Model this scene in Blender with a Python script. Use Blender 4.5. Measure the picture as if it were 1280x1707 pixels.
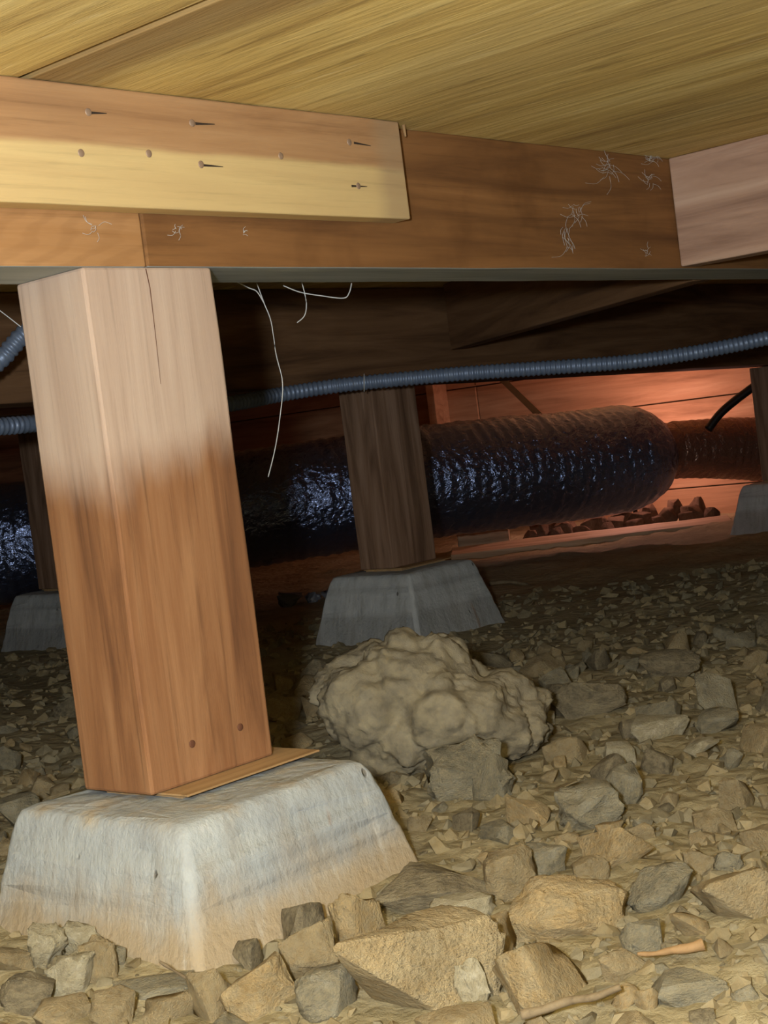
import bpy, bmesh, math, random
from mathutils import Vector, Matrix, noise, Euler
import numpy as np

for o in list(bpy.data.objects):
    bpy.data.objects.remove(o, do_unlink=True)
S = bpy.context.scene
COL = S.collection

# ------------------------------------------------------------------ camera
CAM = Vector((-0.7892, -0.9664, 0.2634))
CD = Vector((0.7548, 0.6542, -0.0478)).normalized()
CR = Vector((0.6453, -0.7537, -0.1247)); CR = (CR - CD * CR.dot(CD)).normalized()
CU = CR.cross(CD).normalized()
FPX = 2560.4
cd = bpy.data.cameras.new('camera')
cam = bpy.data.objects.new('camera', cd); COL.objects.link(cam)
M = Matrix((CR, CU, -CD)).transposed().to_4x4(); M.translation = CAM
cam.matrix_world = M
cd.sensor_fit = 'VERTICAL'; cd.sensor_height = 36.0
cd.lens = FPX / 1707 * 36.0
cd.clip_start = 0.01; cd.clip_end = 60
S.camera = cam

# ------------------------------------------------------------------ world, lights, exposure
w = bpy.data.worlds.new('crawl_space_dark'); S.world = w; w.use_nodes = True
w.node_tree.nodes['Background'].inputs[0].default_value = (0.8, 0.9, 1.0, 1)
w.node_tree.nodes['Background'].inputs[1].default_value = 0.01
LED_POS = CAM + CU * 0.045 - CR * 0.085 - CD * 0.02
ld = bpy.data.lights.new('phone_torch_offscreen', 'POINT'); ld.energy = 71; ld.shadow_soft_size = 0.022
ld.color = (0.94, 0.985, 1.0)
led = bpy.data.objects.new('phone_torch_offscreen', ld); COL.objects.link(led); led.location = LED_POS
vs = S.view_settings
vs.view_transform = 'Standard'; vs.look = 'None'; vs.exposure = 0.0; vs.gamma = 1.0; vs.use_curve_mapping = False

# ------------------------------------------------------------------ helpers
def ray(x, y): return CD + CR * ((x - 640) / FPX) - CU * ((y - 853.5) / FPX)
def on_axis(x, y, ax, v):
    d = ray(x, y); return CAM + d * ((v - CAM[ax]) / d[ax])
def at_depth(x, y, D): return CAM + ray(x, y) * D

def lin(c):
    f = lambda v: v / 12.92 if v <= .04045 else ((v + .055) / 1.055) ** 2.4
    return tuple(f(v / 255.) for v in c[:3]) + (1,)

def tag(o, label=None, cat=None, group=None, kind=None):
    if label: o['label'] = label
    if cat: o['category'] = cat
    if group: o['group'] = group
    if kind: o['kind'] = kind
    return o
def link(name, me, mat=None, parent=None, loc=None):
    o = bpy.data.objects.new(name, me); COL.objects.link(o)
    if mat is not None and me is not None:
        for m in (mat if isinstance(mat, (list, tuple)) else [mat]): me.materials.append(m)
    if loc is not None: o.location = loc
    if parent: o.parent = parent
    return o
def empty(name, loc=(0, 0, 0)):
    o = bpy.data.objects.new(name, None); COL.objects.link(o); o.location = loc
    o.empty_display_size = .05
    return o
def bm_mesh(bm, name, smooth=False):
    bmesh.ops.recalc_face_normals(bm, faces=bm.faces)
    me = bpy.data.meshes.new(name); bm.to_mesh(me); bm.free()
    if smooth:
        for p in me.polygons: p.use_smooth = True
    return me
def box_mesh(name, a, b, bev=.0015, cuts=0, wob=0, seed=0):
    bm = bmesh.new()
    bmesh.ops.create_cube(bm, size=1)
    for v in bm.verts:
        for i in range(3): v.co[i] = a[i] if v.co[i] < 0 else b[i]
    if bev: bmesh.ops.bevel(bm, geom=list(bm.edges), offset=bev, segments=2, affect='EDGES', profile=.5)
    if cuts:
        dims = [b[i] - a[i] for i in range(3)]; ax = dims.index(max(dims))
        for k in range(1, cuts):
            co = [0, 0, 0]; co[ax] = a[ax] + dims[ax] * k / cuts
            no = [0, 0, 0]; no[ax] = 1
            bmesh.ops.bisect_plane(bm, geom=list(bm.verts) + list(bm.edges) + list(bm.faces), plane_co=co, plane_no=no)
        if wob:
            for v in bm.verts:
                n = noise.noise_vector(Vector(v.co) * 9 + Vector((seed * 7.3, 0, 0)))
                n[ax] = 0; v.co += n * wob
    return bm_mesh(bm, name)
def tube_mesh(name, pts, rad, seg=10, caps=True, rib=None, per=4, jitter=None):
    """sweep a ring along a polyline; rib=(pitch, depth) makes corrugation"""
    P = [Vector(p) for p in pts]
    # catmull-rom resample
    out = []
    for i in range(len(P) - 1):
        p0 = P[max(i - 1, 0)]; p1 = P[i]; p2 = P[i + 1]; p3 = P[min(i + 2, len(P) - 1)]
        L = (p2 - p1).length
        n = max(2, int(L / (rib[0] / per))) if rib else 6
        for k in range(n):
            t = k / n
            out.append(.5 * ((2 * p1) + (p2 - p0) * t + (2 * p0 - 5 * p1 + 4 * p2 - p3) * t * t + (3 * p1 - p0 - 3 * p2 + p3) * t ** 3))
    out.append(P[-1])
    bm = bmesh.new(); rings = []; s = 0; up = Vector((0, 0, 1))
    for i, c in enumerate(out):
        t = (out[min(i + 1, len(out) - 1)] - out[max(i - 1, 0)]).normalized()
        if i: s += (c - out[i - 1]).length
        a = t.cross(up)
        if a.length < .05: a = t.cross(Vector((1, 0, 0)))
        a.normalize(); b = a.cross(t)
        rr = rad(i / (len(out) - 1), s) if callable(rad) else rad
        if rib: rr += rib[1] * (abs(math.sin(math.pi * s / rib[0])) - .5)
        ring = []
        for k in range(seg):
            th = 2 * math.pi * k / seg
            r2 = rr * (1 + (jitter(s, th) if jitter else 0))
            ring.append(bm.verts.new(c + a * math.cos(th) * r2 + b * math.sin(th) * r2))
        rings.append(ring)
    for i in range(len(rings) - 1):
        for k in range(seg):
            bm.faces.new((rings[i][k], rings[i][(k + 1) % seg], rings[i + 1][(k + 1) % seg], rings[i + 1][k]))
    if caps:
        bm.faces.new(rings[0]); bm.faces.new(rings[-1])
    return bm_mesh(bm, name, True)

# ------------------------------------------------------------------ materials
class NT:
    def __init__(self, name, rough=.8, spec=.3):
        self.m = bpy.data.materials.new(name); self.m.use_nodes = True
        self.t = self.m.node_tree; self.b = self.t.nodes['Principled BSDF']
        self.b.inputs['Roughness'].default_value = rough
        self.b.inputs['Specular IOR Level'].default_value = spec
        self.co = self.n('ShaderNodeTexCoord').outputs['Object']
    def n(self, kind, **kw):
        nd = self.t.nodes.new(kind)
        for k, v in kw.items(): setattr(nd, k, v)
        return nd
    def l(self, a, b): self.t.links.new(a, b)
    def mapping(self, scale=(1, 1, 1), loc=(0, 0, 0), rot=(0, 0, 0), src=None):
        m = self.n('ShaderNodeMapping'); self.l(src or self.co, m.inputs[0])
        m.inputs['Scale'].default_value = scale; m.inputs['Location'].default_value = loc; m.inputs['Rotation'].default_value = rot
        return m.outputs[0]
    def noise(self, src=None, scale=5, detail=4, rough=.55, dist=0):
        n = self.n('ShaderNodeTexNoise'); self.l(src or self.co, n.inputs['Vector'])
        n.inputs['Scale'].default_value = scale; n.inputs['Detail'].default_value = detail
        n.inputs['Roughness'].default_value = rough; n.inputs['Distortion'].default_value = dist
        return n.outputs['Fac']
    def voronoi(self, src=None, scale=5, feature='F1'):
        n = self.n('ShaderNodeTexVoronoi', feature=feature); self.l(src or self.co, n.inputs['Vector'])
        n.inputs['Scale'].default_value = scale
        return n.outputs['Distance']
    def ramp(self, fac, stops):
        r = self.n('ShaderNodeValToRGB'); self.l(fac, r.inputs[0]); e = r.color_ramp.elements
        while len(e) < len(stops): e.new(.5)
        for i, (p, c) in enumerate(stops):
            e[i].position = p; e[i].color = c if len(c) == 4 else tuple(c) + (1,)
        return r.outputs[0]
    def math(self, op, a, b=None, clamp=False):
        m = self.n('ShaderNodeMath', operation=op, use_clamp=clamp)
        for i, v in enumerate((a, b)):
            if v is None: continue
            if isinstance(v, (int, float)): m.inputs[i].default_value = v
            else: self.l(v, m.inputs[i])
        return m.outputs[0]
    def mrange(self, v, a, b, c=0., d=1.):
        m = self.n('ShaderNodeMapRange', interpolation_type='SMOOTHSTEP'); self.l(v, m.inputs[0])
        for i, x in enumerate((a, b, c, d)): m.inputs[i + 1].default_value = x
        return m.outputs[0]
    def mix(self, fac, a, b, blend='MIX'):
        m = self.n('ShaderNodeMix', data_type='RGBA', blend_type=blend)
        for s, v in ((m.inputs[0], fac), (m.inputs[6], a), (m.inputs[7], b)):
            if isinstance(v, (int, float)): s.default_value = v
            elif isinstance(v, tuple): s.default_value = v
            else: self.l(v, s)
        return m.outputs[2]
    def axis(self, i):
        if not hasattr(self, '_s'):
            self._s = self.n('ShaderNodeSeparateXYZ'); self.l(self.co, self._s.inputs[0])
        return self._s.outputs[i]
    def bump(self, h, strength=.3, dist=.002, prev=None):
        b = self.n('ShaderNodeBump'); b.inputs['Strength'].default_value = strength; b.inputs['Distance'].default_value = dist
        self.l(h, b.inputs['Height'])
        if prev is not None: self.l(prev, b.inputs['Normal'])
        return b.outputs[0]
    def done(self, col, normal=None):
        if isinstance(col, tuple): self.b.inputs['Base Color'].default_value = col
        else: self.l(col, self.b.inputs['Base Color'])
        if normal is not None: self.l(normal, self.b.inputs['Normal'])
        return self.m

def wood(name, dark, mid, light, axis=0, scale=1., streak=.35, blotch=None, blotch_amt=.5, rings=0., bump=.25, zones=(), rough=.75, seed=0.):
    k = NT(name, rough, .25)
    sc = [16 * scale] * 3; sc[axis] = 1.3 * scale
    base = k.mapping(sc, (seed, seed * 1.7, seed * .6))
    n1 = k.noise(base, 1.6, 6, .6, .8)
    sc2 = [95 * scale] * 3; sc2[axis] = 3.0 * scale
    n2 = k.noise(k.mapping(sc2, (seed, 3, seed)), 1.4, 6, .7)
    col = k.ramp(n1, [(.28, lin(dark)), (.5, lin(mid)), (.74, lin(light))])
    if rings:
        wv = k.n('ShaderNodeTexWave', wave_type='RINGS', rings_direction='Y' if axis != 1 else 'Z')
        sr = [9.] * 3; sr[axis] = 1.6
        k.l(k.mapping(sr, (-.6 + seed * .1, .2, -.9)), wv.inputs['Vector'])
        wv.inputs['Scale'].default_value = 5; wv.inputs['Distortion'].default_value = 5; wv.inputs['Detail'].default_value = 2; wv.inputs['Detail Scale'].default_value = 1.2
        col = k.mix(k.math('MULTIPLY', k.mrange(wv.outputs['Fac'], .35, .95), rings), col, lin(dark))
    st = k.mrange(n2, .5, .78)
    col = k.mix(k.math('MULTIPLY', st, streak), col, tuple(c * .42 for c in lin(dark)[:3]) + (1,))
    if blotch:
        nb = k.mrange(k.noise(k.mapping((7, 7, 7), (seed * 2, 5, 1)), 1, 4, .6), .5, .72)
        col = k.mix(k.math('MULTIPLY', nb, blotch_amt), col, lin(blotch))
    for z in zones:      # zones of a second colour: (axis, from, to, noise amplitude, noise scale, colour, amount)
        ax, a, b, amp, ns, c, amt = z
        p = k.math('ADD', k.axis(ax), k.math('MULTIPLY', k.math('SUBTRACT', k.noise(k.mapping((ns if axis != 0 else ns * .3, ns if axis != 1 else ns * .3, ns if axis != 2 else ns * .3), (seed + ax, 2, 3)), 1, 5, .6), .5), amp))
        f = k.mrange(p, min(a, b), max(a, b), 0 if a < b else 1, 1 if a < b else 0)
        tex = k.mix(.55, c if len(c) == 4 else lin(c), col, 'MULTIPLY') if False else lin(c)
        body = k.mix(k.math('MULTIPLY', st, streak), tex, tuple(x * .5 for x in lin(c)[:3]) + (1,))
        body = k.mix(k.mrange(n1, .3, .7, .3, 0.), body, lin(mid))
        col = k.mix(k.math('MULTIPLY', f, amt), col, body)
    nb = k.bump(k.math('ADD', n2, k.math('MULTIPLY', n1, .6)), bump, .002)
    return k.done(col, nb)

MAT = {}
MAT['post'] = wood('post_wood', (92, 60, 40), (138, 96, 64), (166, 124, 88), 2, 1., .55, seed=1.3,
                   zones=((2, .24, .30, .13, 9, (198, 178, 162), .88),))  # paler upper part of the shaft with an uneven lower edge
MAT['back_post'] = wood('back_post_wood', (84, 60, 44), (138, 108, 86), (172, 142, 120), 2, 1.2, .5, seed=4.1)
MAT['beam_l'] = wood('beam_left_wood', (118, 80, 48), (160, 116, 72), (180, 138, 94), 0, 1., .45, rings=.16, seed=2.2, blotch=(110, 84, 72), blotch_amt=.5)
MAT['beam_r'] = wood('beam_right_wood', (96, 64, 38), (132, 92, 54), (152, 108, 66), 0, 1., .4, seed=6.4, blotch=(84, 52, 24), blotch_amt=.45)
MAT['grey_under'] = wood('grey_underside', (136, 142, 143), (164, 170, 170), (184, 190, 188), 0, 1.3, .3, seed=3.3)  # grey tone for the girder's bottom face, paler than its sides
MAT['splice'] = wood('splice_wood', (136, 98, 66), (172, 132, 92), (190, 152, 110), 0, 1., .45, seed=8.8,
                     zones=((2, .052, .044, .018, 8, (216, 190, 134), .96), (0, .50, .53, .03, 20, (164, 142, 112), .6)))
MAT['joist'] = wood('joist_wood', (134, 104, 88), (172, 140, 120), (194, 166, 146), 1, 1., .3, seed=5.2, blotch=(122, 94, 80), blotch_amt=.5)
MAT['dark_wood'] = wood('old_brown_wood', (80, 56, 38), (122, 90, 62), (146, 112, 80), 0, 1., .35, seed=7.7)
MAT['dark_wood_y'] = wood('old_brown_wood_cross', (80, 56, 38), (122, 90, 62), (146, 112, 80), 1, 1., .35, seed=9.7)
MAT['wall_wood'] = wood('plain_wall_boards', (150, 112, 82), (190, 148, 112), (210, 172, 136), 1, .8, .3, seed=2.9)
MAT['plank'] = wood('grey_plank', (142, 116, 90), (186, 158, 128), (206, 180, 152), 0, 1., .4, seed=11.)
MAT['nailer'] = wood('nailer_wood', (128, 96, 60), (176, 142, 100), (196, 166, 124), 0, 1.2, .4, seed=12., blotch=(120, 100, 70))

def plywood(name, seed, stain=False):
    k = NT(name, .7, .2)
    base = k.mapping((11, 1.1, 11), (seed, seed, 0))
    n1 = k.noise(base, 1.5, 6, .62, 1.0)
    n2 = k.noise(k.mapping((60, 5, 60), (seed, 0, 0)), 1.3, 5, .65, .4)
    n3 = k.noise(k.mapping((3, 1.2, 3), (seed * 2, 1, 0)), 1.2, 3, .5)
    col = k.ramp(n1, [(.3, lin((172, 142, 86))), (.5, lin((214, 188, 120))), (.72, lin((234, 214, 150)))])
    col = k.mix(k.mrange(n3, .42, .66, 0, .55), col, lin((186, 164, 112)))
    col = k.mix(k.mrange(n2, .56, .74, 0, .55), col, lin((110, 86, 52)))
    col = k.mix(k.mrange(n2, .42, .28, 0, .5), col, lin((244, 230, 180)))
    if stain:   # brown water stain along the panel's edge
        p = k.math('ADD', k.axis(0), k.math('MULTIPLY', k.math('SUBTRACT', k.noise(k.mapping((9, 3, 9)), 1, 4), .5), .10))
        col = k.mix(k.mrange(p, .10, .03, 0, .75), col, lin((124, 94, 64)))
    h = k.math('ADD', n2, k.math('MULTIPLY', n1, .8))
    return k.done(col, k.bump(h, .55, .003))
MAT['ply_a'] = plywood('plywood_pale', 1.2)
MAT['ply_b'] = plywood('plywood_stained', 4.6, True)

def concrete(name, c1, c2, dirt_z=None, dirt=(168, 148, 116)):
    k = NT(name, .88, .2)
    n1 = k.noise(k.mapping((9, 9, 9)), 1, 6, .65)
    st = k.noise(k.mapping((46, 46, 3.2)), 1.1, 5, .65)
    pit = k.voronoi(k.mapping((1, 1, .6)), 62)
    pitm = k.mrange(k.noise(None, 23, 2, .5), .60, .68)
    col = k.ramp(n1, [(.3, lin(c1)), (.7, lin(c2))])
    col = k.mix(k.mrange(st, .46, .68, 0, .45), col, lin((146, 142, 134)))
    col = k.mix(k.mrange(k.noise(k.mapping((30, 30, 2.5), (4, 4, 0)), 1, 3), .66, .78, 0, .65), col, lin((150, 116, 84)))
    pf = k.math('MULTIPLY', k.mrange(pit, .22, .10), pitm)
    col = k.mix(k.math('MULTIPLY', pf, .7), col, lin((92, 86, 78)))
    if dirt_z is not None:
        p = k.math('ADD', k.axis(2), k.math('MULTIPLY', k.math('SUBTRACT', k.noise(k.mapping((22, 22, 10)), 1, 5, .6), .5), .09))
        col = k.mix(k.mrange(p, dirt_z + .04, dirt_z - .025, 0, .85), col, lin(dirt))
        # dusty top face
        col = k.mix(k.mrange(p, -.010, .012, 0, .7), col, lin((182, 162, 128)))
    col = k.mix(k.mrange(st, .42, .3, 0, .28), col, lin((222, 222, 218)))
    h = k.math('ADD', k.math('MULTIPLY', st, 1.3), k.math('ADD', k.noise(None, 140, 4, .6), k.math('MULTIPLY', pf, -1.6)))
    return k.done(col, k.bump(h, .5, .003))
MAT['concrete'] = concrete('pale_pier_concrete', (152, 157, 160), (178, 183, 183), -.075)
MAT['concrete_back'] = concrete('grey_pier_concrete', (168, 172, 172), (196, 198, 196))

def dirt():
    k = NT('dry_clay_dirt', .95, .1)
    n1 = k.noise(None, 5, 8, .65)
    n2 = k.noise(None, 60, 6, .7)
    v = k.voronoi(None, 55)
    col = k.ramp(n1, [(.3, lin((136, 125, 97))), (.5, lin((160, 148, 117))), (.7, lin((178, 165, 133)))])
    col = k.mix(k.mrange(n2, .5, .75, 0, .45), col, lin((128, 115, 88)))
    h = k.math('ADD', n2, k.math('MULTIPLY', v, -.8))
    return k.done(col, k.bump(h, .7, .006))
MAT['dirt'] = dirt()

def stone(name, c1, c2, c3, sc=1., var=.25, dust=(164, 151, 121)):
    k = NT(name, .9, .15)
    oi = k.n('ShaderNodeObjectInfo')
    mp = k.n('ShaderNodeVectorMath', operation='ADD'); k.l(k.co, mp.inputs[0])
    cmb = k.n('ShaderNodeCombineXYZ'); k.l(k.math('MULTIPLY', oi.outputs['Random'], 37.), cmb.inputs[0]); k.l(cmb.outputs[0], mp.inputs[1])
    n1 = k.noise(mp.outputs[0], 1.3 * sc, 6, .6, .3); n2 = k.noise(mp.outputs[0], 9 * sc, 5, .65)
    col = k.ramp(n1, [(.3, lin(c1)), (.5, lin(c2)), (.68, lin(c3))])
    col = k.mix(k.mrange(n2, .55, .75, 0, .4), col, tuple(x * .6 for x in lin(c1)[:3]) + (1,))
    hsv = k.n('ShaderNodeHueSaturation'); k.l(col, hsv.inputs['Color'])
    k.l(k.math('ADD', k.math('MULTIPLY', oi.outputs['Random'], 2 * var), 1 - var), hsv.inputs['Value'])
    # patchy pale clay dust
    du = k.mrange(k.noise(mp.outputs[0], 3.5 * sc, 4, .6), .35, .65, .05, .6)
    out = k.mix(du, hsv.outputs[0], lin(dust))
    n3 = k.noise(mp.outputs[0], 26 * sc, 4, .6)
    return k.done(out, k.bump(n3, .35, .012 / sc, k.bump(n2, .6, .035 / sc)))
MAT['tan'] = stone('tan_stone', (132, 114, 82), (162, 142, 106), (180, 160, 122), var=.12)
MAT['ochre'] = stone('ochre_stone', (146, 122, 82), (178, 153, 110), (196, 172, 130), var=.10)
MAT['grey'] = stone('grey_stone', (114, 108, 92), (140, 134, 114), (164, 158, 138), var=.12)
MAT['pale'] = stone('pale_stone', (158, 148, 122), (186, 176, 148), (206, 198, 174), var=.08)
MAT['dark'] = stone('dark_stone', (98, 90, 74), (124, 113, 92), (150, 138, 112), var=.12)
MAT['boulder'] = stone('boulder_stone', (106, 98, 82), (130, 121, 102), (152, 143, 122), 14.)
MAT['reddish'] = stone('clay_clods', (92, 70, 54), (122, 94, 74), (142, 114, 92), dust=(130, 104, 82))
def simple(name, c, rough=.6, metal=0., spec=.4):
    k = NT(name, rough, spec); k.b.inputs['Metallic'].default_value = metal
    n = k.noise(None, 60, 4, .6)
    return k.done(k.ramp(n, [(.3, tuple(x * .8 for x in lin(c)[:3]) + (1,)), (.7, lin(c))]))
MAT['steel'] = simple('galvanised_conduit', (136, 152, 178), .45, .35)
MAT['rotted'] = simple('rotted_wood', (58, 46, 36), .9)
MAT['nail'] = simple('dull_nail', (176, 150, 128), .5, .4)
MAT['rust'] = simple('rusty_nail', (112, 72, 52), .7, .2)
MAT['web'] = simple('cobweb', (206, 206, 204), .9)
MAT['strap'] = simple('black_strap', (34, 28, 30), .5)
MAT['wire'] = simple('wire_tie', (210, 210, 206), .5)
MAT['twig'] = wood('dry_twig', (88, 74, 54), (118, 102, 78), (136, 120, 94), 0, 2., .5, seed=3.)
MAT['bark'] = wood('orange_bark', (112, 86, 56), (146, 116, 80), (164, 132, 94), 0, 2., .3, seed=5.)
MAT['fleck'] = simple('grey_plastic_scrap', (120, 122, 132), .35)
MAT['black_cable'] = simple('black_cable', (20, 18, 18), .5)
def film(name, c, rough, metal):
    k = NT(name, rough, .8)
    n1 = k.noise(k.mapping((1, 1, 1)), 55, 4, .6, .6)
    n2 = k.noise(k.mapping((1, 1, 1)), 17, 3, .5, .8)
    k.b.inputs['Metallic'].default_value = metal
    return k.done(lin(c), k.bump(k.math('ADD', n1, k.math('MULTIPLY', n2, 1.5)), .7, .010))
MAT['film'] = film('black_glossy_duct_film', (140, 155, 195), .22, .95)
MAT['film2'] = film('brown_glossy_duct_film', (132, 100, 86), .25, .6)

# ------------------------------------------------------------------ ground
ZG = -.105
def ground(x, y, fine=True):
    D = (x - CAM.x) * CD.x + (y - CAM.y) * CD.y
    t = min(max((D - 1.3) / 1.8, 0), 1)
    z = ZG - .038 * t * t * (3 - 2 * t)
    p = Vector((x * 2.1, y * 2.1, 3.1))
    z += .016 * noise.noise(p) + .008 * noise.noise(p * 3.3)
    if fine:
        z += .006 * noise.noise(p * 11) + .0035 * noise.noise(p * 27) + .004 * abs(noise.noise(p * 17))
    return z
def pix_ground(x, y):
    z = ZG
    for _ in range(8):
        p = on_axis(x, y, 2, z); z = ground(p.x, p.y, False)
    return p
def make_ground():
    xs = np.concatenate([np.arange(-1.6, -.35, .05), np.arange(-.35, 1.5, .0105), np.arange(1.5, 4.6, .03)])
    ys = np.concatenate([np.arange(-1.6, -.75, .05), np.arange(-.75, .75, .0105), np.arange(.75, 5.0, .03)])
    vs_ = [(x, y, ground(x, y)) for y in ys for x in xs]
    nx = len(xs); fs = []
    for j in range(len(ys) - 1):
        for i in range(nx - 1):
            a = j * nx + i; fs.append((a, a + 1, a + 1 + nx, a + nx))
    me = bpy.data.meshes.new('floor'); me.from_pydata(vs_, [], fs)
    me.polygons.foreach_set('use_smooth', [True] * len(fs)); me.update()
    o = link('floor', me, MAT['dirt']); o['kind'] = 'structure'; o['label'] = 'bare dry clay ground of the crawl space'
    return o
make_ground()

# ------------------------------------------------------------------ ceiling: subfloor panels
H = .428; ZC = .568
ceil = link('ceiling', box_mesh('ceiling', (-2, -2, ZC + .018), (4.6, 5, ZC + .06), 0), MAT['dark_wood_y'])
tag(ceil, 'plywood subfloor seen from below', None, None, 'structure')
xe = [-2.0, -1.27, -.0485, 1.172, 2.392, 3.612, 4.6]
for i in range(len(xe) - 1):
    for j, (y0, y1) in enumerate(((-2., 2.44), (2.44, 5.))):
        a, b = xe[i] + .005, xe[i + 1] - .005
        me = box_mesh('plywood_panel', (0, y0 + .002, -.018), (b - a, y1 - .002, 0), .001)
        p = link('plywood_panel', me, MAT['ply_b'] if i in (2, 4) else MAT['ply_a'], ceil, (a, 0, ZC + .0175))
# walls
wr = link('wall_right', box_mesh('wall_right', (4.05, -2, -.3), (4.10, 5, ZC + .05), 0), MAT['dark_wood_y']); wr['kind'] = 'structure'
wr['label'] = 'perimeter wall lined with boards, lit by warm light'
for k in range(5):
    z0 = -.2 + k * .155
    for j in range(3):
        link('board', box_mesh('board', (4.03 - .004 * ((k + j) % 2), -2 + j * 2.33, z0), (4.05, -2 + (j + 1) * 2.33 - .004, z0 + .151), .002), MAT['wall_wood'], wr)
for y in (1.15, 2.8):
    link('stud', box_mesh('stud', (3.94, y, -.2), (4.025, y + .038, ZC), .002), MAT['wall_wood'], wr)
wb = link('wall_back', box_mesh('wall_back', (-2, 4.6, -.3), (4.05, 4.65, ZC + .05), 0), MAT['dark_wood']); wb['kind'] = 'structure'
wb['label'] = 'dark perimeter wall at the far side of the crawl space'

# ------------------------------------------------------------------ framing
def beam_pair():
    # two girder lengths meeting over the post
    for a, b, m, lab in ((-1.9, .0672, 'beam_l', 'ringed orange-brown girder end resting on the front post, left of the joint'),
                         (.0688, 4.0, 'beam_r', 'long brown girder running on from the front post under the plywood')):
        L = b - a
        me = box_mesh('girder_beam', (0, 0, 0), (L, .089, .1395), .002, int(L / .05), .0008, L)
        o = link('girder_beam', me, [MAT[m], MAT['grey_under']], None, (a, 0, H))
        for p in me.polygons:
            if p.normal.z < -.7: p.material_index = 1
        tag(o, lab, 'beam')
beam_pair()
sp0 = -.16; ST = .022
zb = (on_axis(10, 336, 1, -ST).z + on_axis(670, 366, 1, -ST).z) / 2
zt_ = (on_axis(10, 131, 1, -ST).z + on_axis(660, 198, 1, -ST).z) / 2
spx = on_axis(674, 290, 1, -ST).x
sp = empty('splice_board', (sp0, -ST - .0006, zb))
tag(sp, 'two-tone brown and yellow board nailed across the girder joint', 'board')
sm_ = box_mesh('board', (0, 0, 0), (spx - sp0, ST, min(zt_, ZC - .001) - zb), .0015, 14, .0006, 2)
link('board', sm_, MAT['splice'], sp)
def nail_mesh():
    bm = bmesh.new()
    prof = [(.0, -.0006), (.0026, -.0006), (.0032, -.0003), (.0032, .0002), (.0016, .0006), (.0016, .012)]
    rings = []
    for r, y in prof[1:]:
        rings.append([bm.verts.new((r * math.cos(2 * math.pi * k / 12), y, r * math.sin(2 * math.pi * k / 12))) for k in range(12)])
    for a, b in zip(rings, rings[1:]):
        for k in range(12): bm.faces.new((a[k], a[(k + 1) % 12], b[(k + 1) % 12], b[k]))
    bm.faces.new(rings[0])
    return bm_mesh(bm, 'nail', True)
nm = nail_mesh(); nm.materials.append(MAT['nail'])
nm2 = nm.copy(); nm2.materials.clear(); nm2.materials.append(MAT['rust'])
for x, y in ((147, 187), (320, 205), (135, 255), (248, 256), (335, 274), (468, 260), (582, 237), (597, 310)):
    p = on_axis(x, y, 1, -ST - .0006)
    o = link('nail', nm, None, sp); o.location = (p.x - sp0, 0, p.z - zb)
for (x0, y0), (x1, y1) in (((335, 275), (372, 278)), ((586, 310), (612, 311)), ((152, 188), (178, 189)), ((326, 206), (358, 207)), ((590, 238), (618, 243))):
    a, b = on_axis(x0, y0, 1, -ST - .0009), on_axis(x1, y1, 1, -ST - .0009)
    gm = tube_mesh('gouge', [a, (a + b) / 2, b], lambda t, s_: .0013 * (1 - .8 * t), 6)
    for v in gm.vertices: v.co.y = -ST - .0006 - .00035 * (1 if v.co.y < a.y else 0)
    o = link('gouge', gm, MAT['rotted'], sp); o.location = -sp.location
# right-hand joist
jo = link('floor_joist', box_mesh('floor_joist', (0, -1.4, 0), (.038, 0, .137), .002, 20, .0008, 5), MAT['joist'], None, (.951, -.0005, .4305))
tag(jo, 'pinkish brown floor joist butting squarely into the girder face', 'joist')
# crossing joist behind the girder
a = on_axis(1080, 490, 2, .4295); b = on_axis(650, 612, 2, .4295)
dv = (b - a); dv.z = 0; dv.normalize()
st = a + dv * ((.112 - a.y) / dv.y); en = a + dv * ((1.045 - a.y) / dv.y)
dj = link('floor_joist', box_mesh('floor_joist', (0, 0, 0), (.038, (en - st).length - .03, .1375), .002), MAT['dark_wood_y'], None, (st.x, st.y, .4297))
dj.rotation_euler.z = math.atan2(-dv.x, dv.y)
tag(dj, 'dark angled joist between the front girder and the beam behind it', 'joist')
# beams behind
Y2 = 1.055
p1 = on_axis(650, 640, 1, Y2); p2 = on_axis(1190, 612, 1, Y2)
sl = math.atan2(p2.z - p1.z, p2.x - p1.x)
bbm = box_mesh('girder_beam', (-2.6, 0, 0), (2.3, .089, .140), .002, 30, .0008, 8)
for v in bbm.vertices:
    zb = p1.z + v.co.x * math.tan(sl)
    v.co.z = (zb - p1.z) + v.co.z if v.co.z < .07 else (ZC - .0015 - p1.z) + (v.co.z - .140)
bb = link('girder_beam', bbm, [MAT['dark_wood'], MAT['grey_under']], None, (p1.x, Y2, p1.z))
tag(bb, 'deep dark sagging girder on the middle post behind the conduit', 'beam')
b3 = link('girder_beam', box_mesh('girder_beam', (0, 0, 0), (4.6, .089, .138), .002), MAT['dark_wood'], None, (-.8, 2.11, .429))
tag(b3, 'dark girder over the farthest post, beyond the black duct', 'beam')

def post(name_label, x, y, z0, z1, mat, lean=0., cuts=16):
    root = empty('wooden_post', (x, y, z0)); tag(root, name_label, 'post')
    link('shaft', box_mesh('shaft', (0, 0, 0), (.14, .089, z1 - z0), .0025, cuts, .0012, x), MAT[mat], root)
    return root
fp = post('orange-brown square post with pale top standing on the nearest concrete pier', 0, 0, 0, H, 'post')
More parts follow.
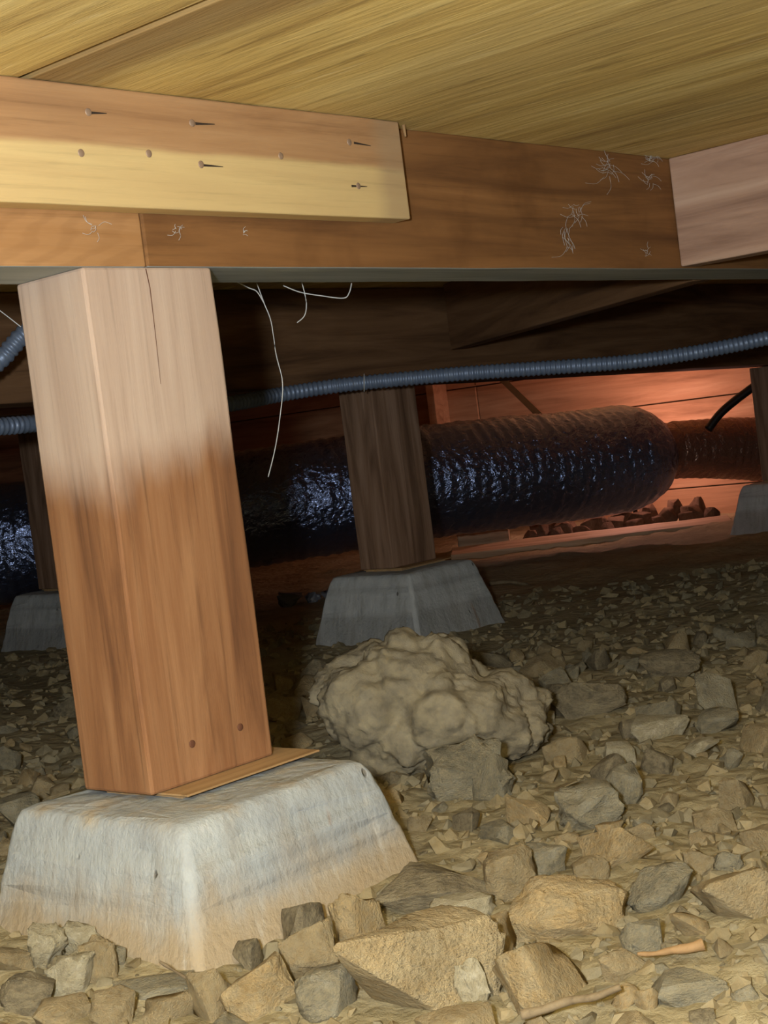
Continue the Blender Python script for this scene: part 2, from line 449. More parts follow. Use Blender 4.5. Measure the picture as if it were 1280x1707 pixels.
# drying crack and nails of the front post
bmk = bmesh.new()
cr = [(243, 448), (250, 480), (256, 530), (262, 585), (268, 640)]
pv = []
for i, (x, y) in enumerate(cr):
    p = on_axis(x, y, 1, -.0012); wd = .00035 * (1 - i / (len(cr) - 1)) + .0002
    pv.append((bmk.verts.new(p + Vector((-wd, 0, 0))), bmk.verts.new(p + Vector((wd, 0, 0)))))
for (a1, b1), (a2, b2) in zip(pv, pv[1:]): bmk.faces.new((a1, b1, b2, a2))
link('drying_crack', bm_mesh(bmk, 'drying_crack'), MAT['rust'], fp)
for x, y in ((320, 1240), (400, 1212)):
    p = on_axis(x, y, 1, 0); o = link('nail', nm2, None, fp); o.location = (p.x, -.0003, p.z)
zt = .3705
bp = post('grey-brown post on the middle concrete pier', 1.55, Y2 - .0, 0.0, zt, 'back_post')
bp.rotation_euler.y = -.0
lp = post('dark post on the farthest pier, half hidden behind the front post', 1.522, 2.11, -.004, .429, 'back_post')
rp = post('post silhouetted against the warm lamp light', 3.345, Y2, 0.0, .331, 'back_post')

def pier_mesh(seed, half=.105, bat=.26, hgt=.2):
    bm = bmesh.new(); NP = 176; rings = []
    def per(hs, rad, z):
        ring = []
        for k in range(NP):
            t = k / NP * 4; side = int(t); f = (t - side) * 2 - 1; f = math.copysign(1 - (1 - abs(f)) ** 2.0, f)
            x, y = [(f, -1), (1, f), (-f, 1), (-1, -f)][side]
            x *= hs; y *= hs
            ix = max(abs(x) - (hs - rad), 0); iy = max(abs(y) - (hs - rad), 0); L = math.hypot(ix, iy)
            if L > rad:
                x = math.copysign(hs - rad + ix / L * rad, x); y = math.copysign(hs - rad + iy / L * rad, y)
            ring.append(Vector((x, y, z)))
        return ring
    rows = [(.02, -.0058), (.05, -.0058), (.08, -.0058), (half - .012, -.006), (half - .006, -.0066), (half - .001, -.008), (half + .0025, -.014), (half + .004, -.018)]
    for i in range(1, 27):
        h = .018 + (hgt - .018) * i / 26; rows.append((half + bat * h, -h))
    for r, z in rows: rings.append(per(r, min(.008, r * .5), z))
    vr = []
    for ri, ring in enumerate(rings):
        vv = []
        for p in ring:
            q = p * 24 + Vector((seed * 5, 1, 2))
            n = noise.noise(q) * .0016 + noise.noise(Vector((q.x * 3, q.y * 3, q.z * .8))) * .0011
            out = Vector((p.x, p.y, 0)).normalized()
            corner = max(0, 1 - abs(abs(p.x) - abs(p.y)) / .014)
            chip = corner * max(0, noise.noise(p * 75 + Vector((seed, 0, 0))) + .1) * .0045 if ri > 3 else 0
            if ri > 4: p = p + out * (n - chip)
            else: p = p + Vector((0, 0, n * .9))
            vv.append(bm.verts.new(p))
        vr.append(vv)
    for a, b in zip(vr, vr[1:]):
        for k in range(NP): bm.faces.new((a[k], b[k], b[(k + 1) % NP], a[(k + 1) % NP]))
    bm.faces.new(list(reversed(vr[0]))); bm.faces.new(vr[-1])
    return bm_mesh(bm, 'concrete_block', True)
def pier(label, x, y, mat, seed, z=0.):
    root = empty('concrete_pier', (x, y, z)); tag(root, label, 'pier')
    link('concrete_block', pier_mesh(seed), MAT[mat], root)
    nl = box_mesh('nailer_plate', (-.05, -.050, -.002), (.106, .060, -.0002), .0005)
    link('nailer_plate', nl, MAT['nailer'], root)
    link('shim', box_mesh('shim', (-.044, -.036, -.0075), (.098, .060, -.0019), .0003), MAT['nailer'], root)
    return root
pier('large pale concrete pier block dusted with clay, carrying the pale-topped post', .06, .02, 'concrete', 1.1)
pier('shadowed grey concrete pier behind the boulder', 1.60, 1.075, 'concrete_back', 3.7, 0.0)
pier('small dim concrete pier beyond the front post, below the black duct', 1.575, 2.13, 'concrete_back', 5.7, -.004)
pier('dark concrete pier backlit by the warm lamp', 3.40, 1.08, 'concrete_back', 7.7, 0.0)

# ------------------------------------------------------------------ conduit
cpx = [(1330, 552), (1240, 572), (1150, 589), (1050, 603), (900, 614), (780, 622), (690, 630), (607, 638), (540, 646), (460, 659), (385, 673), (240, 690), (60, 706), (0, 711), (-90, 716)]
cp = [at_depth(x, y, min(2.86, (1.015 - CAM.y) / ray(x, y).y)) for x, y in cpx]
root = empty('flexible_conduit', cp[7]); tag(root, 'long blue-grey corrugated metal conduit crossing in front of the middle post', 'conduit')
o = link('conduit_tube', tube_mesh('conduit_tube', cp, .0128, 12, rib=(.0095, .0034), per=4), MAT['steel'], root); o.location = -root.location
tie = tube_mesh('wire_tie', [cp[7] + Vector((math.cos(t) * CU + math.sin(t) * CD)) * .0165 for t in np.linspace(0, 6.2, 14)], .0012, 6)
o = link('wire_tie', tie, MAT['wire'], root); o.location = -root.location
cpx2 = [(-120, 690), (-60, 650), (0, 600), (20, 578), (42, 555), (75, 535), (120, 520), (170, 512)]
cp2 = [at_depth(x, y, 2.15) for x, y in cpx2]
root = empty('flexible_conduit', cp2[2]); tag(root, 'short length of corrugated conduit rising behind the front post', 'conduit')
o = link('conduit_tube', tube_mesh('conduit_tube', cp2, .0125, 12, rib=(.0095, .0034), per=4), MAT['steel'], root); o.location = -root.location

# ------------------------------------------------------------------ duct
def wr_jit(s, th):
    p = Vector((s * 26, math.cos(th) * 3.2, math.sin(th) * 3.2))
    return .022 * noise.noise(p) + .016 * noise.noise(Vector((s * 60, math.cos(th) * 5, math.sin(th) * 5)))
dpx = [(-140, 930, 4.15), (0, 908, 4.2), (240, 876, 4.25), (480, 838, 4.32), (700, 805, 4.42), (850, 787, 4.52), (960, 776, 4.62), (1050, 762, 4.72), (1095, 752, 4.78)]
dp = [at_depth(*p) for p in dpx]
def drad(t, s):
    e = max(0, (t - .93) / .07)
    return .163 - .085 * e ** 2.2
root = empty('air_duct', dp[4]); tag(root, 'fat glossy black insulated air duct lying across behind the posts', 'duct')
o = link('duct_sleeve', tube_mesh('duct_sleeve', dp, drad, 40, rib=(.034, .004), per=4, jitter=wr_jit), MAT['film'], root); o.location = -root.location
for x0, x1 in (((845, 640), (912, 705)),):
    a = at_depth(*x0, 5.0); b = at_depth(*x1, 4.62)
    top = a + (a - b).normalized() * .12
    bm = bmesh.new(); hw = CR * .014; tk = CD * .003
    v = [bm.verts.new(p) for p in (top - hw, top + hw, b + hw, b - hw, top - hw + tk, top + hw + tk, b + hw + tk, b - hw + tk)]
    for f in ((0, 1, 2, 3), (7, 6, 5, 4), (0, 4, 5, 1), (1, 5, 6, 2), (2, 6, 7, 3), (3, 7, 4, 0)): bm.faces.new([v[i] for i in f])
    o = link('hanger_strap', bm_mesh(bm, 'hanger_strap'), MAT['strap'], root); o.location = -root.location
# cinched collar and the narrower brown length beyond
cl = [at_depth(1092, 752, 4.775), at_depth(1112, 750, 4.80), at_depth(1130, 750, 4.82)]
o = link('cinch_band', tube_mesh('cinch_band', cl, .084, 32, jitter=lambda s, th: .05 * noise.noise(Vector((s * 40, math.cos(th) * 4, math.sin(th) * 4)))), MAT['film2'], root); o.location = -root.location
ep = [at_depth(1118, 750, 4.81), at_depth(1180, 748, 4.86), at_depth(1240, 748, 4.92), at_depth(1330, 752, 5.0)]
o = link('duct_sleeve', tube_mesh('duct_sleeve', ep, lambda t, s: .088 + .02 * t, 36, rib=(.03, .003), per=4, jitter=wr_jit), MAT['film2'], root); o.location = -root.location; o['label'] = 'narrower brown film-wrapped length'
ca = [at_depth(x, y, D) for x, y, D in ((1180, 716, 4.72), (1200, 690, 4.72), (1225, 668, 4.72), (1262, 640, 4.72), (1300, 610, 4.72))]
tag(link('black_cable', tube_mesh('black_cable', ca, .013, 8), MAT['black_cable']), 'short black cable rising beside the brown duct', 'cable')

# ------------------------------------------------------------------ clamp lamp behind the duct
lampp = at_depth(1045, 735, 5.2)
lr = empty('work_lamp', (lampp.x, lampp.y, ground(lampp.x, lampp.y)))
tag(lr, 'bare warm bulb on a short stand hidden behind the cinched duct', 'lamp')
zl = lampp.z - lr.location.z
link('stand', tube_mesh('stand', [(0, 0, -.01), (0, 0, zl * .5), (0, 0, zl)], .008, 8), MAT['strap'], lr)
bulb = bmesh.new(); bmesh.ops.create_icosphere(bulb, subdivisions=2, radius=.014)
km = NT('bulb_glow', .5); km.b.inputs['Emission Color'].default_value = (1, .45, .22, 1); km.b.inputs['Emission Strength'].default_value = 12
o = link('bulb', bm_mesh(bulb, 'bulb', True), km.done((1, .8, .6, 1)), lr); o.location = (0, 0, zl + .014)
l2 = bpy.data.lights.new('bulb_light', 'POINT'); l2.energy = 30; l2.color = (1, .52, .45); l2.shadow_soft_size = .015
lo = bpy.data.objects.new('bulb_light', l2); COL.objects.link(lo); lo.parent = lr; lo.location = (0, 0, zl + .014)

# planks on the ground in the lamp light
a = pix_ground(752, 934); b = pix_ground(1222, 868)
dv = b - a; dv.z = 0; L = dv.length; dv.normalize()
pl = link('plank', box_mesh('plank', (0, 0, 0), (L, .13, .024), .003, 12, .003, 3), MAT['plank'], None, (a.x, a.y, min(a.z, b.z) - .006))
pl.rotation_euler = (.10, 0, math.atan2(dv.y, dv.x))
tag(pl, 'long rough plank edging the lamp-lit dirt under the duct', 'plank')
pd_ = Vector((dv.x, dv.y, 0)); pn_ = Vector((-dv.y, dv.x, 0))
a = pl.location + pd_ * .02 + pn_ * .15
bk = link('wood_block', box_mesh('wood_block', (0, 0, 0), (.17, .09, .11), .006, 4, .004, 5), MAT['plank'], None, (a.x, a.y, ground(a.x, a.y) - .008))
bk.rotation_euler.z = math.atan2(dv.y, dv.x)
tag(bk, 'pale stub of timber standing at the end of the long plank', 'block')

# ------------------------------------------------------------------ boulder
def boulder():
    top = [(512, 1150), (530, 1118), (560, 1098), (600, 1064), (625, 1055), (660, 1062), (700, 1066), (740, 1053), (770, 1062), (810, 1096), (860, 1145), (905, 1178), (916, 1205)]
    bot = [(512, 1165), (540, 1205), (580, 1245), (640, 1300), (700, 1305), (760, 1270), (830, 1264), (880, 1254), (916, 1232)]
    def ip(t, x):
        for (x0, y0), (x1, y1) in zip(t, t[1:]):
            if x <= x1: return y0 + (y1 - y0) * (x - x0) / (x1 - x0)
        return t[-1][1]
    base = pix_ground(690, 1300); D = (base - CAM).dot(CD) + .10
    cx = 714; k = D / FPX
    bm = bmesh.new(); bmesh.ops.create_icosphere(bm, subdivisions=6, radius=1)
    cen = at_depth(cx, 1180, D)
    hor = Vector((CR.x, CR.y, 0)).normalized(); fw = Vector((CD.x, CD.y, 0)).normalized()
    lumps = [(728, 1178, 50, .024), (590, 1160, 62, .018), (690, 1100, 60, .008), (640, 1245, 55, .010), (835, 1175, 75, .016), (620, 1085, 30, .008)]
    for v in bm.verts:
        n = v.co.copy(); a = max(-1, min(1, n.x))
        px = cx + a * 203
        t, b_ = ip(top, px), ip(bot, px); mid = (t + b_) / 2; hh = (b_ - t) / 2
        c = math.sqrt(max(1e-6, 1 - a * a)); up = n.z / c; dp_ = n.y / c
        py = mid - up * hh
        dep = n.y * .115 * (1.0 if c < .01 else 1)
        co = at_depth(px, py, D) - cen + fw * dep
        q = co * 14
        ds = .016 * noise.noise(q) + .007 * noise.noise(q * 2.1) + .004 * noise.noise(q * 5) + .0034 * noise.noise(q * 11) + .0026 * noise.noise(q * 24) + .0016 * noise.noise(q * 50)
        vd = noise.voronoi(q * 1.25)[0]; ds += .022 * (min(vd[1] - vd[0], .45) - .3)
        vd = noise.voronoi(q * 3.4)[0]; ds += .003 * (min(vd[1] - vd[0], .4) - .2)
        if n.y < .2:
            for lx, ly, rr_, am in lumps:
                d_ = math.hypot(px - lx, py - ly) / rr_
                ds += am * (1 / (1 + math.exp((d_ - .9) * 20)))
        nn = (hor * n.x + fw * n.y + Vector((0, 0, 1)) * n.z)
        v.co = co + nn * (ds - .004)
    me = bm_mesh(bm, 'boulder', True)
    o = link('boulder', me, MAT['boulder'], None, cen)
    tag(o, 'big lumpy grey-brown boulder on the dirt between the two nearer piers', 'boulder')
boulder()

# ------------------------------------------------------------------ stones
def rock_mesh(seed, n=13, boxy=.6, bev=.10, sub=1, rough=.05):
    rnd = random.Random(seed); bm = bmesh.new()
    for _ in range(n):
        v = Vector((rnd.uniform(-1, 1), rnd.uniform(-1, 1), rnd.uniform(-1, 1)))
        m = max(abs(v.x), abs(v.y), abs(v.z)); s = v.normalized()
        v = s * (1 - boxy) + (v / m) * boxy * .85
        bm.verts.new(v * rnd.uniform(.85, 1.05))
    r = bmesh.ops.convex_hull(bm, input=list(bm.verts))
    bmesh.ops.delete(bm, geom=[g for g in r['geom_interior'] if isinstance(g, bmesh.types.BMVert)], context='VERTS')
    bmesh.ops.dissolve_limit(bm, angle_limit=.30, verts=bm.verts, edges=bm.edges)
    bmesh.ops.bevel(bm, geom=list(bm.edges), offset=bev, segments=2, affect='EDGES', profile=.6, clamp_overlap=True)
    bmesh.ops.triangulate(bm, faces=bm.faces)
    if sub: bmesh.ops.subdivide_edges(bm, edges=bm.edges, cuts=sub, use_grid_fill=True)
    lo = [min(v.co[i] for v in bm.verts) for i in range(3)]; hi = [max(v.co[i] for v in bm.verts) for i in range(3)]
    for v in bm.verts:
        for i in range(3): v.co[i] = ((v.co[i] - lo[i]) / (hi[i] - lo[i]) * 2 - 1)
    off = Vector((seed * 3.7, 1, 5))
    for v in bm.verts:
        p = v.co * 1.7 + off
        v.co += v.co.normalized() * (rough * 1.4 * noise.noise(p) + rough * noise.noise(p * 2.7) + rough * .5 * noise.noise(p * 7))
    return bm_mesh(bm, 'stone', True)

YAW = math.atan2(CR.y, CR.x)
keep = []        # (x, y, radius) already taken
def put(px, py, w_, h_, mat, label, name='stone', seed=None, n=13, boxy=.6, bev=.1, roll=0., deep=.8, sub=1, rough=.05, sink=.12):
    b = pix_ground(px, py + h_ * (.5 - sink))
    D = (b - CAM).dot(CD) + .3 * w_ / FPX
    c = at_depth(px, py, D); k = D / FPX
    me = rock_mesh(seed if seed is not None else int(px * 7 + py), n, boxy, bev, sub, rough)
    o = link(name, me, MAT[mat], None, c)
    o.scale = (w_ * k / 2, w_ * k / 2 * deep, h_ * k / 2)
    o.rotation_euler = Euler((0, roll, YAW))
    tag(o, label, 'stone'); keep.append((c.x, c.y, w_ * k / 2))
    return o
F = [
 (783, 1287, 140, 112, 'boulder2', 'rounded grey stone leaning against the foot of the boulder', .0, .12),
 (1028, 1412, 112, 78, 'ochre', 'bright tan wedge of stone with a flat slanting top', .8, .05),
 (985, 1347, 104, 82, 'grey', 'plump grey stone behind the bright tan wedge', .3, .14),
 (1100, 1216, 96, 48, 'pale', 'broad pale flat stone in the grey rubble beyond the boulder', .8, .08),
 (1196, 1205, 72, 48, 'grey', 'blocky grey stone beside the broad pale flat stone', .8, .08),
 (1168, 1250, 58, 34, 'pale', 'small pale block just below the broad pale flat stone', .8, .08),
 (1034, 1259, 50, 42, 'pale', 'small pale cube-like stone right of the boulder tip', .6, .08),
 (1042, 1312, 56, 72, 'grey', 'narrow grey stone standing behind the plump grey stone', .5, .1),
 (975, 1165, 120, 70, 'dark', 'dark tilted slab past the tip of the boulder', .7, .1),
 (1192, 1158, 62, 74, 'grey', 'upright grey slab above the blocky grey stone', .8, .06),
 (1110, 1110, 100, 52, 'dark', 'dim flat stone at the shadowed edge of the rubble', .6, .1),
 (905, 1197, 40, 24, 'pale', 'tiny pale stone resting near the boulder tip', .6, .1),
 (728, 1486, 190, 84, 'dark', 'long dark stone wedged against the right corner of the near pier', .6, .12),
 (772, 1524, 108, 60, 'pale', 'crumbly whitish stone in front of the long dark stone', .5, .06),
 (600, 1545, 80, 110, 'ochre', 'smooth ochre stone standing at the foot of the near pier', .3, .2),
 (695, 1622, 268, 190, 'tan', 'largest tan rubble block, grey-patched, in front of the near pier', .75, .1),
 (945, 1522, 190, 120, 'ochre', 'broad smooth tan stone beside the crumbly whitish stone', .35, .12),
 (912, 1635, 160, 150, 'ochre', 'big ochre block with a hollow front lying on the dry stick', .6, .12),
 (1228, 1500, 128, 100, 'tan', 'brown squarish stone casting a dark shadow near the orange bark', .8, .08),
 (1165, 1440, 50, 46, 'tan', 'rounded tan cobble above the brown squarish stone', .3, .15),
 (1215, 1440, 46, 40, 'grey', 'small rounded cobble touching the rounded tan cobble', .3, .15),
 (1100, 1485, 110, 80, 'grey', 'greyish slab between the broad smooth stone and the brown squarish stone', .7, .1),
 (1148, 1542, 62, 46, 'ochre', 'small yellow block above the orange bark', .8, .08),
 (1068, 1565, 70, 60, 'grey', 'brown-grey lump left of the orange bark', .5, .12),
 (1040, 1612, 84, 58, 'tan', 'tan block just behind the dry stick', .7, .1),
 (1040, 1668, 52, 46, 'ochre', 'small ochre cube below the dry stick tip', .9, .06),
 (1078, 1672, 40, 56, 'ochre', 'upright little ochre brick-shaped stone', .9, .06),
 (1150, 1650, 120, 60, 'grey', 'speckled grey rubble lump below the orange bark', .4, .1),
 (850, 1462, 88, 90, 'tan', 'tan lump behind the crumbly whitish stone', .5, .12),
 (515, 1592, 92, 110, 'tan', 'tan angular stone leaning on the pier face', .7, .08),
 (505, 1545, 70, 78, 'dark', 'dark jagged stone tucked against the pier face', .7, .06),
 (432, 1652, 118, 100, 'ochre', 'smooth yellow-tan stone before the pier corner', .45, .12),
 (546, 1662, 100, 90, 'grey', 'grey-tan cracked stone left of the largest tan block', .5, .12),
 (256, 1648, 136, 36, 'grey', 'flat grey shard below the pier with shadow under it', .9, .04),
 (283, 1690, 84, 60, 'tan', 'tan wedge below the flat grey shard', .8, .06),
 (45, 1662, 92, 70, 'dark', 'brown rounded stone beside the crumbly white clods', .35, .15),
 (20, 1606, 60, 52, 'tan', 'tan stone against the left foot of the near pier', .6, .1),
 (80, 1582, 66, 78, 'pale', 'crumbly whitish clod at the left foot of the near pier', .1, .1),
 (134, 1570, 70, 60, 'pale', 'cream clod topmost of the crumbly heap', .1, .1),
 (118, 1628, 84, 70, 'pale', 'lowest whitish clod of the crumbly heap', .1, .1),
 (165, 1605, 60, 84, 'tan', 'clay lump joining the crumbly heap to the pier', .3, .15),
 (105, 1690, 90, 50, 'tan', 'tan stone below the crumbly heap', .4, .12),
 (190, 1685, 70, 70, 'tan', 'upright clay lump left of the flat grey shard', .5, .12),
 (350, 1665, 70, 90, 'tan', 'brown clay block under the pier front corner', .6, .1),
 (790, 1640, 60, 90, 'pale', 'pale knobbly clod right of the largest tan block', .2, .08),
 (820, 1575, 80, 90, 'ochre', 'ochre wedge between the largest tan block and the big ochre block', .6, .08),
 (985, 1450, 60, 50, 'tan', 'small tan stone above the broad smooth stone', .5, .1),
 (900, 1440, 90, 60, 'grey', 'grey-brown stone left of the bright tan wedge', .6, .1),
]
MAT['boulder2'] = MAT['grey']
for i, (px, py, w_, h_, m, lab, boxy, bev) in enumerate(F):
    big = w_ > 90
    put(px, py, w_ * 1.04, h_ * 1.06, m, lab, seed=100 + i, boxy=boxy, bev=bev, n=12 if boxy > .5 else 22, sub=2 if big else 1, roll=random.Random(i).uniform(-.15, .15), rough=.085 if boxy > .3 else .16)
# streaked stone wedged under the round grey one
put(815, 1300, 62, 92, 'grey', 'pale-streaked stone leaning on the rounded grey stone', seed=77, boxy=.7, bev=.08, roll=.2)

RND = random.Random(5)
VAR = [rock_mesh(500 + i, RND.choice((10, 12, 16, 22)), RND.uniform(.2, .85), RND.uniform(.05, .14), 1, .05) for i in range(18)]
kinds = [('tan', 'tan', ''), ('grey', 'grey', ''), ('ochre', 'ochre', ''), ('dark', 'dark', '')]
LANDMARKS = [(715, 1180, 'the boulder'), (760, 1320, 'the rounded grey stone at the boulder foot'), (1028, 1412, 'the bright tan wedge'), (1100, 1216, 'the broad pale flat stone'), (975, 1165, 'the dark tilted slab'),
             (728, 1486, 'the long dark stone'), (695, 1622, 'the largest tan block'), (945, 1522, 'the broad smooth tan stone'), (1228, 1500, 'the brown squarish stone'), (1120, 1585, 'the orange bark splinter'),
             (950, 1670, 'the dry stick'), (256, 1648, 'the flat grey shard'), (118, 1610, 'the crumbly whitish heap'), (432, 1652, 'the smooth yellow-tan stone'), (50, 1250, 'the back of the near pier'), (850, 975, 'the pale far stick'),
             (620, 1010, 'the middle pier'), (1190, 1000, 'the far backlit pier')]
LM = [(pix_ground(x, y), n) for x, y, n in LANDMARKS]
VM = {}
for m, _, _ in kinds:
    for i, me in enumerate(VAR):
        c = me.copy(); c.materials.clear(); c.materials.append(MAT[m]); VM[m, i] = c
def blocked(x, y, r):
    for cx, cy, h in ((.06, .02, .132), (1.6, 1.075, .135), (1.575, 2.13, .135), (3.40, 1.08, .135)):
        if abs(x - cx) < h + r * .6 and abs(y - cy) < h + r * .6: return True
    return False
def to_px(p):
    v = Vector(p) - CAM; z = v.dot(CD)
    return (640 + FPX * v.dot(CR) / z, 853.5 - FPX * v.dot(CU) / z, z) if z > .05 else (-9999, 0, z)
BD = (pix_ground(690, 1300) - CAM).dot(CD) + .10      # the boulder's own footprint
bo = [at_depth(x, 1200, BD) for x in (565, 640, 715, 790, 865)]
keep += [(p.x, p.y, r_) for p, r_ in zip(bo, (.085, .115, .12, .105, .07))]
cnt = 0; tries = 0; taken = list(keep)
while cnt < 270 and tries < 60000:
    tries += 1
    D = .72 + 1.9 * RND.random() ** 1.5; lat = RND.uniform(-.3, .3) * D
    fw = Vector((CD.x, CD.y, 0)).normalized(); hr = Vector((CR.x, CR.y, 0)).normalized()
    p = CAM + fw * D + hr * lat; r = RND.choice((.006, .008, .009, .011, .013, .016, .021)) * (1 + .35 * max(0, D - 1))
    if blocked(p.x, p.y, r): continue
    if any((p.x - a) ** 2 + (p.y - b) ** 2 < (.93 * (r + c)) ** 2 for a, b, c in taken): continue
    z = ground(p.x, p.y, False) + r * RND.uniform(.1, .5)
    px, py, _ = to_px((p.x, p.y, z))
    if not (-40 < px < 1320 and 980 < py < 1730): continue
    if 500 < px < 920 and 1050 < py < 1300 and D > 1.62 and D < 2.15: continue
    taken.append((p.x, p.y, r))
    m, lab, grp = RND.choices(kinds, (.4, .3, .15, .15))[0]
    o = bpy.data.objects.new('stone', VM[m, RND.randrange(18)]); COL.objects.link(o)
    o.location = (p.x, p.y, z); o.scale = (r, r * RND.uniform(.6, 1.1), r * RND.uniform(.5, .95))
    o.rotation_euler = (RND.uniform(-.5, .5), RND.uniform(-.5, .5), RND.uniform(0, 6.28))
    near = min(LM, key=lambda q_: (q_[0].x - p.x) ** 2 + (q_[0].y - p.y) ** 2)[1]
    size = 'tiny' if r < .0105 else 'small' if r < .017 else 'chunky'
    lab = '%s %s rubble stone on the dirt near %s' % (size, lab, near)
    tag(o, lab, 'stone', lab.replace(' stone on the dirt', ' stones')); cnt += 1

# gravel: too many to count
def gravel():
    base = []
    for s in range(8):
        rnd = random.Random(900 + s); bm = bmesh.new()
        for _ in range(11):
            bm.verts.new(Vector((rnd.uniform(-1, 1), rnd.uniform(-1, 1), rnd.uniform(-1, 1))).normalized() * rnd.uniform(.85, 1.1))
        r = bmesh.ops.convex_hull(bm, input=list(bm.verts))
        bmesh.ops.delete(bm, geom=[g for g in r['geom_interior'] if isinstance(g, bmesh.types.BMVert)], context='VERTS')
        bmesh.ops.recalc_face_normals(bm, faces=bm.faces); bm.verts.index_update()
        base.append((np.array([v.co[:] for v in bm.verts]), [[v.index for v in f.verts] for f in bm.faces])); bm.free()
    rnd = random.Random(31)
    fw = Vector((CD.x, CD.y, 0)).normalized(); hr = Vector((CR.x, CR.y, 0)).normalized()
    V = []; Fc = []; mi = []; n0 = 0
    TK = np.array(taken)
    for _ in range(8500):
        D = .62 + 3.0 * rnd.random() ** 1.6; lat = rnd.uniform(-.36, .36) * D
        p = CAM + fw * D + hr * lat
        r = rnd.choice((.003, .0036, .0045, .006, .0075, .0095, .012)) * (1 + .3 * max(0, D - 1))
        if blocked(p.x, p.y, r) or (((TK[:, 0] - p.x) ** 2 + (TK[:, 1] - p.y) ** 2) < (TK[:, 2] * .8) ** 2).any(): continue
        vs_, fs_ = base[rnd.randrange(8)]
        E_ = Euler((rnd.uniform(0, 6), rnd.uniform(0, 6), rnd.uniform(0, 6))).to_matrix()
        vv = vs_ @ np.array(E_).T * (r * np.array((1, .85, .8))) + np.array((p.x, p.y, ground(p.x, p.y) - r * .05))
        V.extend(map(tuple, vv)); Fc.extend([[i + n0 for i in f] for f in fs_]); n0 += len(vs_); mi.extend([rnd.random() < .4] * len(fs_))
    me = bpy.data.meshes.new('gravel'); me.from_pydata(V, [], Fc); me.update()
    o = link('gravel', me, [MAT['tan_g'], MAT['grey_g']]); me.polygons.foreach_set('material_index', [int(x) for x in mi])
    tag(o, 'loose tan and grey gravel and clay crumbs strewn over the dirt', 'gravel', None, 'stuff')
MAT['tan_g'] = stone('tan_gravel', (118, 104, 76), (140, 124, 92), (156, 140, 106), 40., .05, (142, 131, 104))
MAT['grey_g'] = stone('grey_gravel', (104, 94, 74), (124, 114, 90), (140, 130, 106), 40., .05, (134, 125, 101))
gravel()

# ------------------------------------------------------------------ twigs, bark, scraps, cobwebs
def gp(x, y, up=.008):
    p = pix_ground(x, y); p.z += up; return p
def twig(pts, r0, r1, mat, label, name='twig'):
    o = link(name, tube_mesh(name, pts, lambda t, s: r0 + (r1 - r0) * t + .0006 * noise.noise(Vector((s * 120, 0, 0))), 8), MAT[mat])
    tag(o, label, 'twig')
D0 = (pix_ground(950, 1690) - CAM).dot(CD) - .03
twig([at_depth(x, y, D0) for x, y in ((868, 1692), (905, 1683), (950, 1668), (990, 1662), (1034, 1645))], .0032, .0022, 'twig', 'dry grey-brown stick lying on the foreground rubble')
D0 = (pix_ground(1120, 1592) - CAM).dot(CD) - .02
twig([at_depth(x, y, D0) for x, y in ((1062, 1590), (1090, 1590), (1120, 1584), (1150, 1580), (1172, 1574))], .0010, .0042, 'bark', 'splinter of orange bark on the right-hand rubble', 'bark_splinter')
D0 = (pix_ground(325, 1640) - CAM).dot(CD) - .02
twig([at_depth(x, y, D0) for x, y in ((266, 1603), (290, 1618), (326, 1640))], .0010, .0014, 'twig', 'thin dark twig leaning on the pier front corner')
D0 = (pix_ground(860, 975) - CAM).dot(CD)
twig([at_depth(x, y - 2, D0) for x, y in ((815, 975), (850, 972), (885, 978))], .006, .004, 'twig', 'pale stick on the shadowed dirt right of the middle pier')
# wood sliver at the end of the splice board
sv = [on_axis(x, y, 1, -.012) for x, y in ((671, 196), (673, 212), (676, 228))]
tag(link('wood_sliver', tube_mesh('wood_sliver', sv, lambda t, s: .0026 * (1 - .6 * t), 6), MAT['nailer']), 'pale wood sliver hanging at the end of the splice board', 'splinter')
# plastic scraps under the duct
for i, (x, y, s_) in enumerate(((548, 940, .024), (588, 934, .028), (480, 948, .03), (516, 950, .018))):
    D = 4.0; p = pix_ground(x, y + 12); D = (p - CAM).dot(CD)
    o = link('plastic_scrap', rock_mesh(700 + i, 16, .3, .03, 2, .3), MAT['fleck'], None, at_depth(x, y, min(D, 4.1)))
    o.location.z = ground(o.location.x, o.location.y) + s_ * .5
    o.scale = (s_, s_, s_ * .7); o.rotation_euler.z = i
    tag(o, 'crumpled grey plastic scrap on the dirt under the duct', 'scrap', 'plastic scraps under the duct')
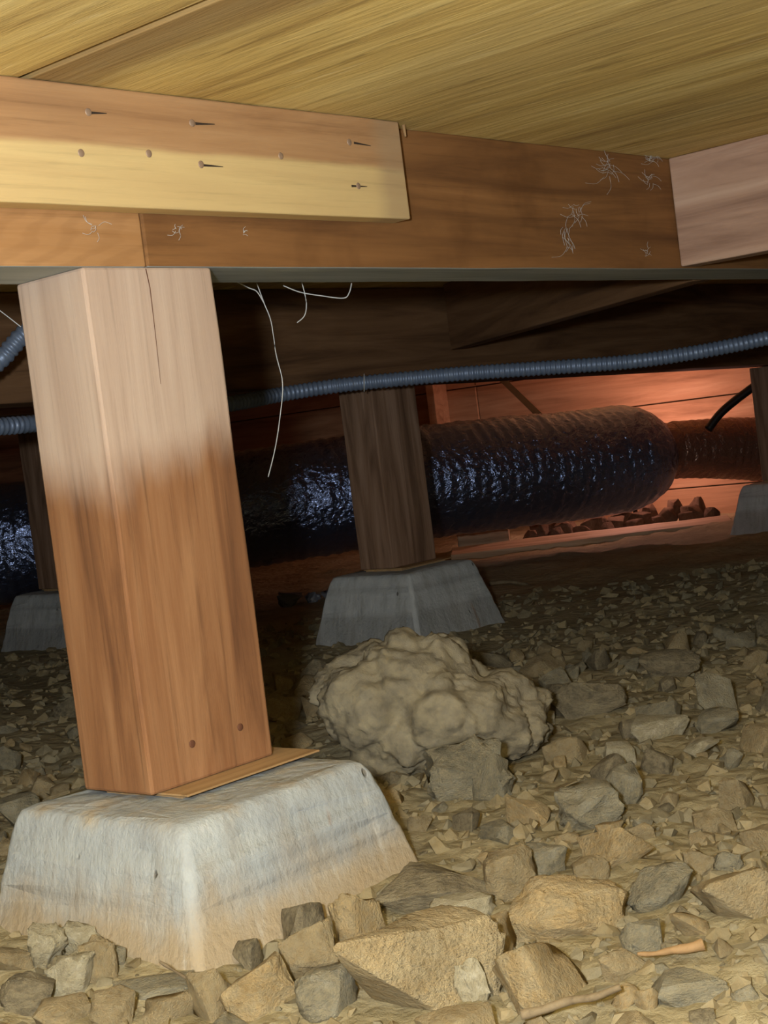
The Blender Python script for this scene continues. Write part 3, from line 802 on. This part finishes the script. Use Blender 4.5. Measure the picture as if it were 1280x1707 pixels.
# red clods behind the plank
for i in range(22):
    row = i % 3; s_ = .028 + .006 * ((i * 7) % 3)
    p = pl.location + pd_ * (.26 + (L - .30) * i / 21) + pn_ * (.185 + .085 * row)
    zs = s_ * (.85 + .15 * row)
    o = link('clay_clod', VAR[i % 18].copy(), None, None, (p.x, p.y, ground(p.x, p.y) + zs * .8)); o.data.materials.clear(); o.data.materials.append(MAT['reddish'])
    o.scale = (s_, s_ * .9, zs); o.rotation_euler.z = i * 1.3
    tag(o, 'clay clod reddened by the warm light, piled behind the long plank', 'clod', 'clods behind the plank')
def web(name, strands, label, r=.0005):
    root = empty(name, strands[0][0]); tag(root, label, 'cobweb')
    for s in strands:
        o = link('strand', tube_mesh('strand', s, r, 5), MAT['web'], root); o.location = -root.location
yb = .085
def ws(pts, D=None, Y=None): return [(at_depth(x, y, D) if D else on_axis(x, y, 1, Y)) for x, y in pts]
web('cobweb', [ws(((428, 472), (440, 505), (452, 537), (460, 590), (471, 640), (466, 700), (458, 750), (447, 795)), 1.62),
               ws(((395, 470), (415, 480), (428, 486), (440, 505)), 1.62)], 'long cobweb strand hanging below the girder beside the front post', .0006)
web('cobweb', [ws(((472, 476), (500, 487), (535, 493), (572, 497), (582, 488), (586, 472)), 1.62), ws(((500, 460), (510, 500), (508, 525), (495, 538)), 1.62)], 'sagging cobweb loop below the girder', .0006)
tufts = []
for x, y, n_, sz in ((1012, 282, 22, 26), (1090, 262, 26, 18), (1085, 300, 14, 16), (962, 352, 14, 22), (1080, 420, 8, 10), (945, 400, 12, 26)):
    for i in range(n_):
        a_ = RND.uniform(0, 6.28); l_ = RND.uniform(.4, 1.3) * sz
        x0, y0 = x + RND.uniform(-.4, .4) * sz, y + RND.uniform(-.5, .5) * sz
        tufts.append(ws(((x0, y0), (x0 + l_ * .5 * math.cos(a_), y0 + l_ * .6 * math.sin(a_)), (x0 + l_ * math.cos(a_ + .3), y0 + l_ * math.sin(a_ + .3))), None, -.003))
web('cobweb', tufts, 'white cobweb tufts stuck on the girder face near the joist corner', .00017)
tufts = []
for x, y, n_, sz in ((160, 385, 8, 22), (295, 383, 8, 14), (408, 388, 5, 10)):
    for i in range(n_):
        a_ = RND.uniform(0, 6.28); l_ = RND.uniform(.4, 1.2) * sz
        x0, y0 = x + RND.uniform(-.4, .4) * sz, y + RND.uniform(-.5, .5) * sz
        tufts.append(ws(((x0, y0), (x0 + l_ * .5 * math.cos(a_), y0 + l_ * .6 * math.sin(a_)), (x0 + l_ * math.cos(a_ + .4), y0 + l_ * math.sin(a_ + .4))), None, -.003))
web('cobweb', tufts, 'small cobweb tufts on the girder below the splice board', .00017)
web('cobweb', [ws(((-8, 512), (12, 527), (35, 545)), 1.5)], 'single cobweb thread left of the front post', .0005)
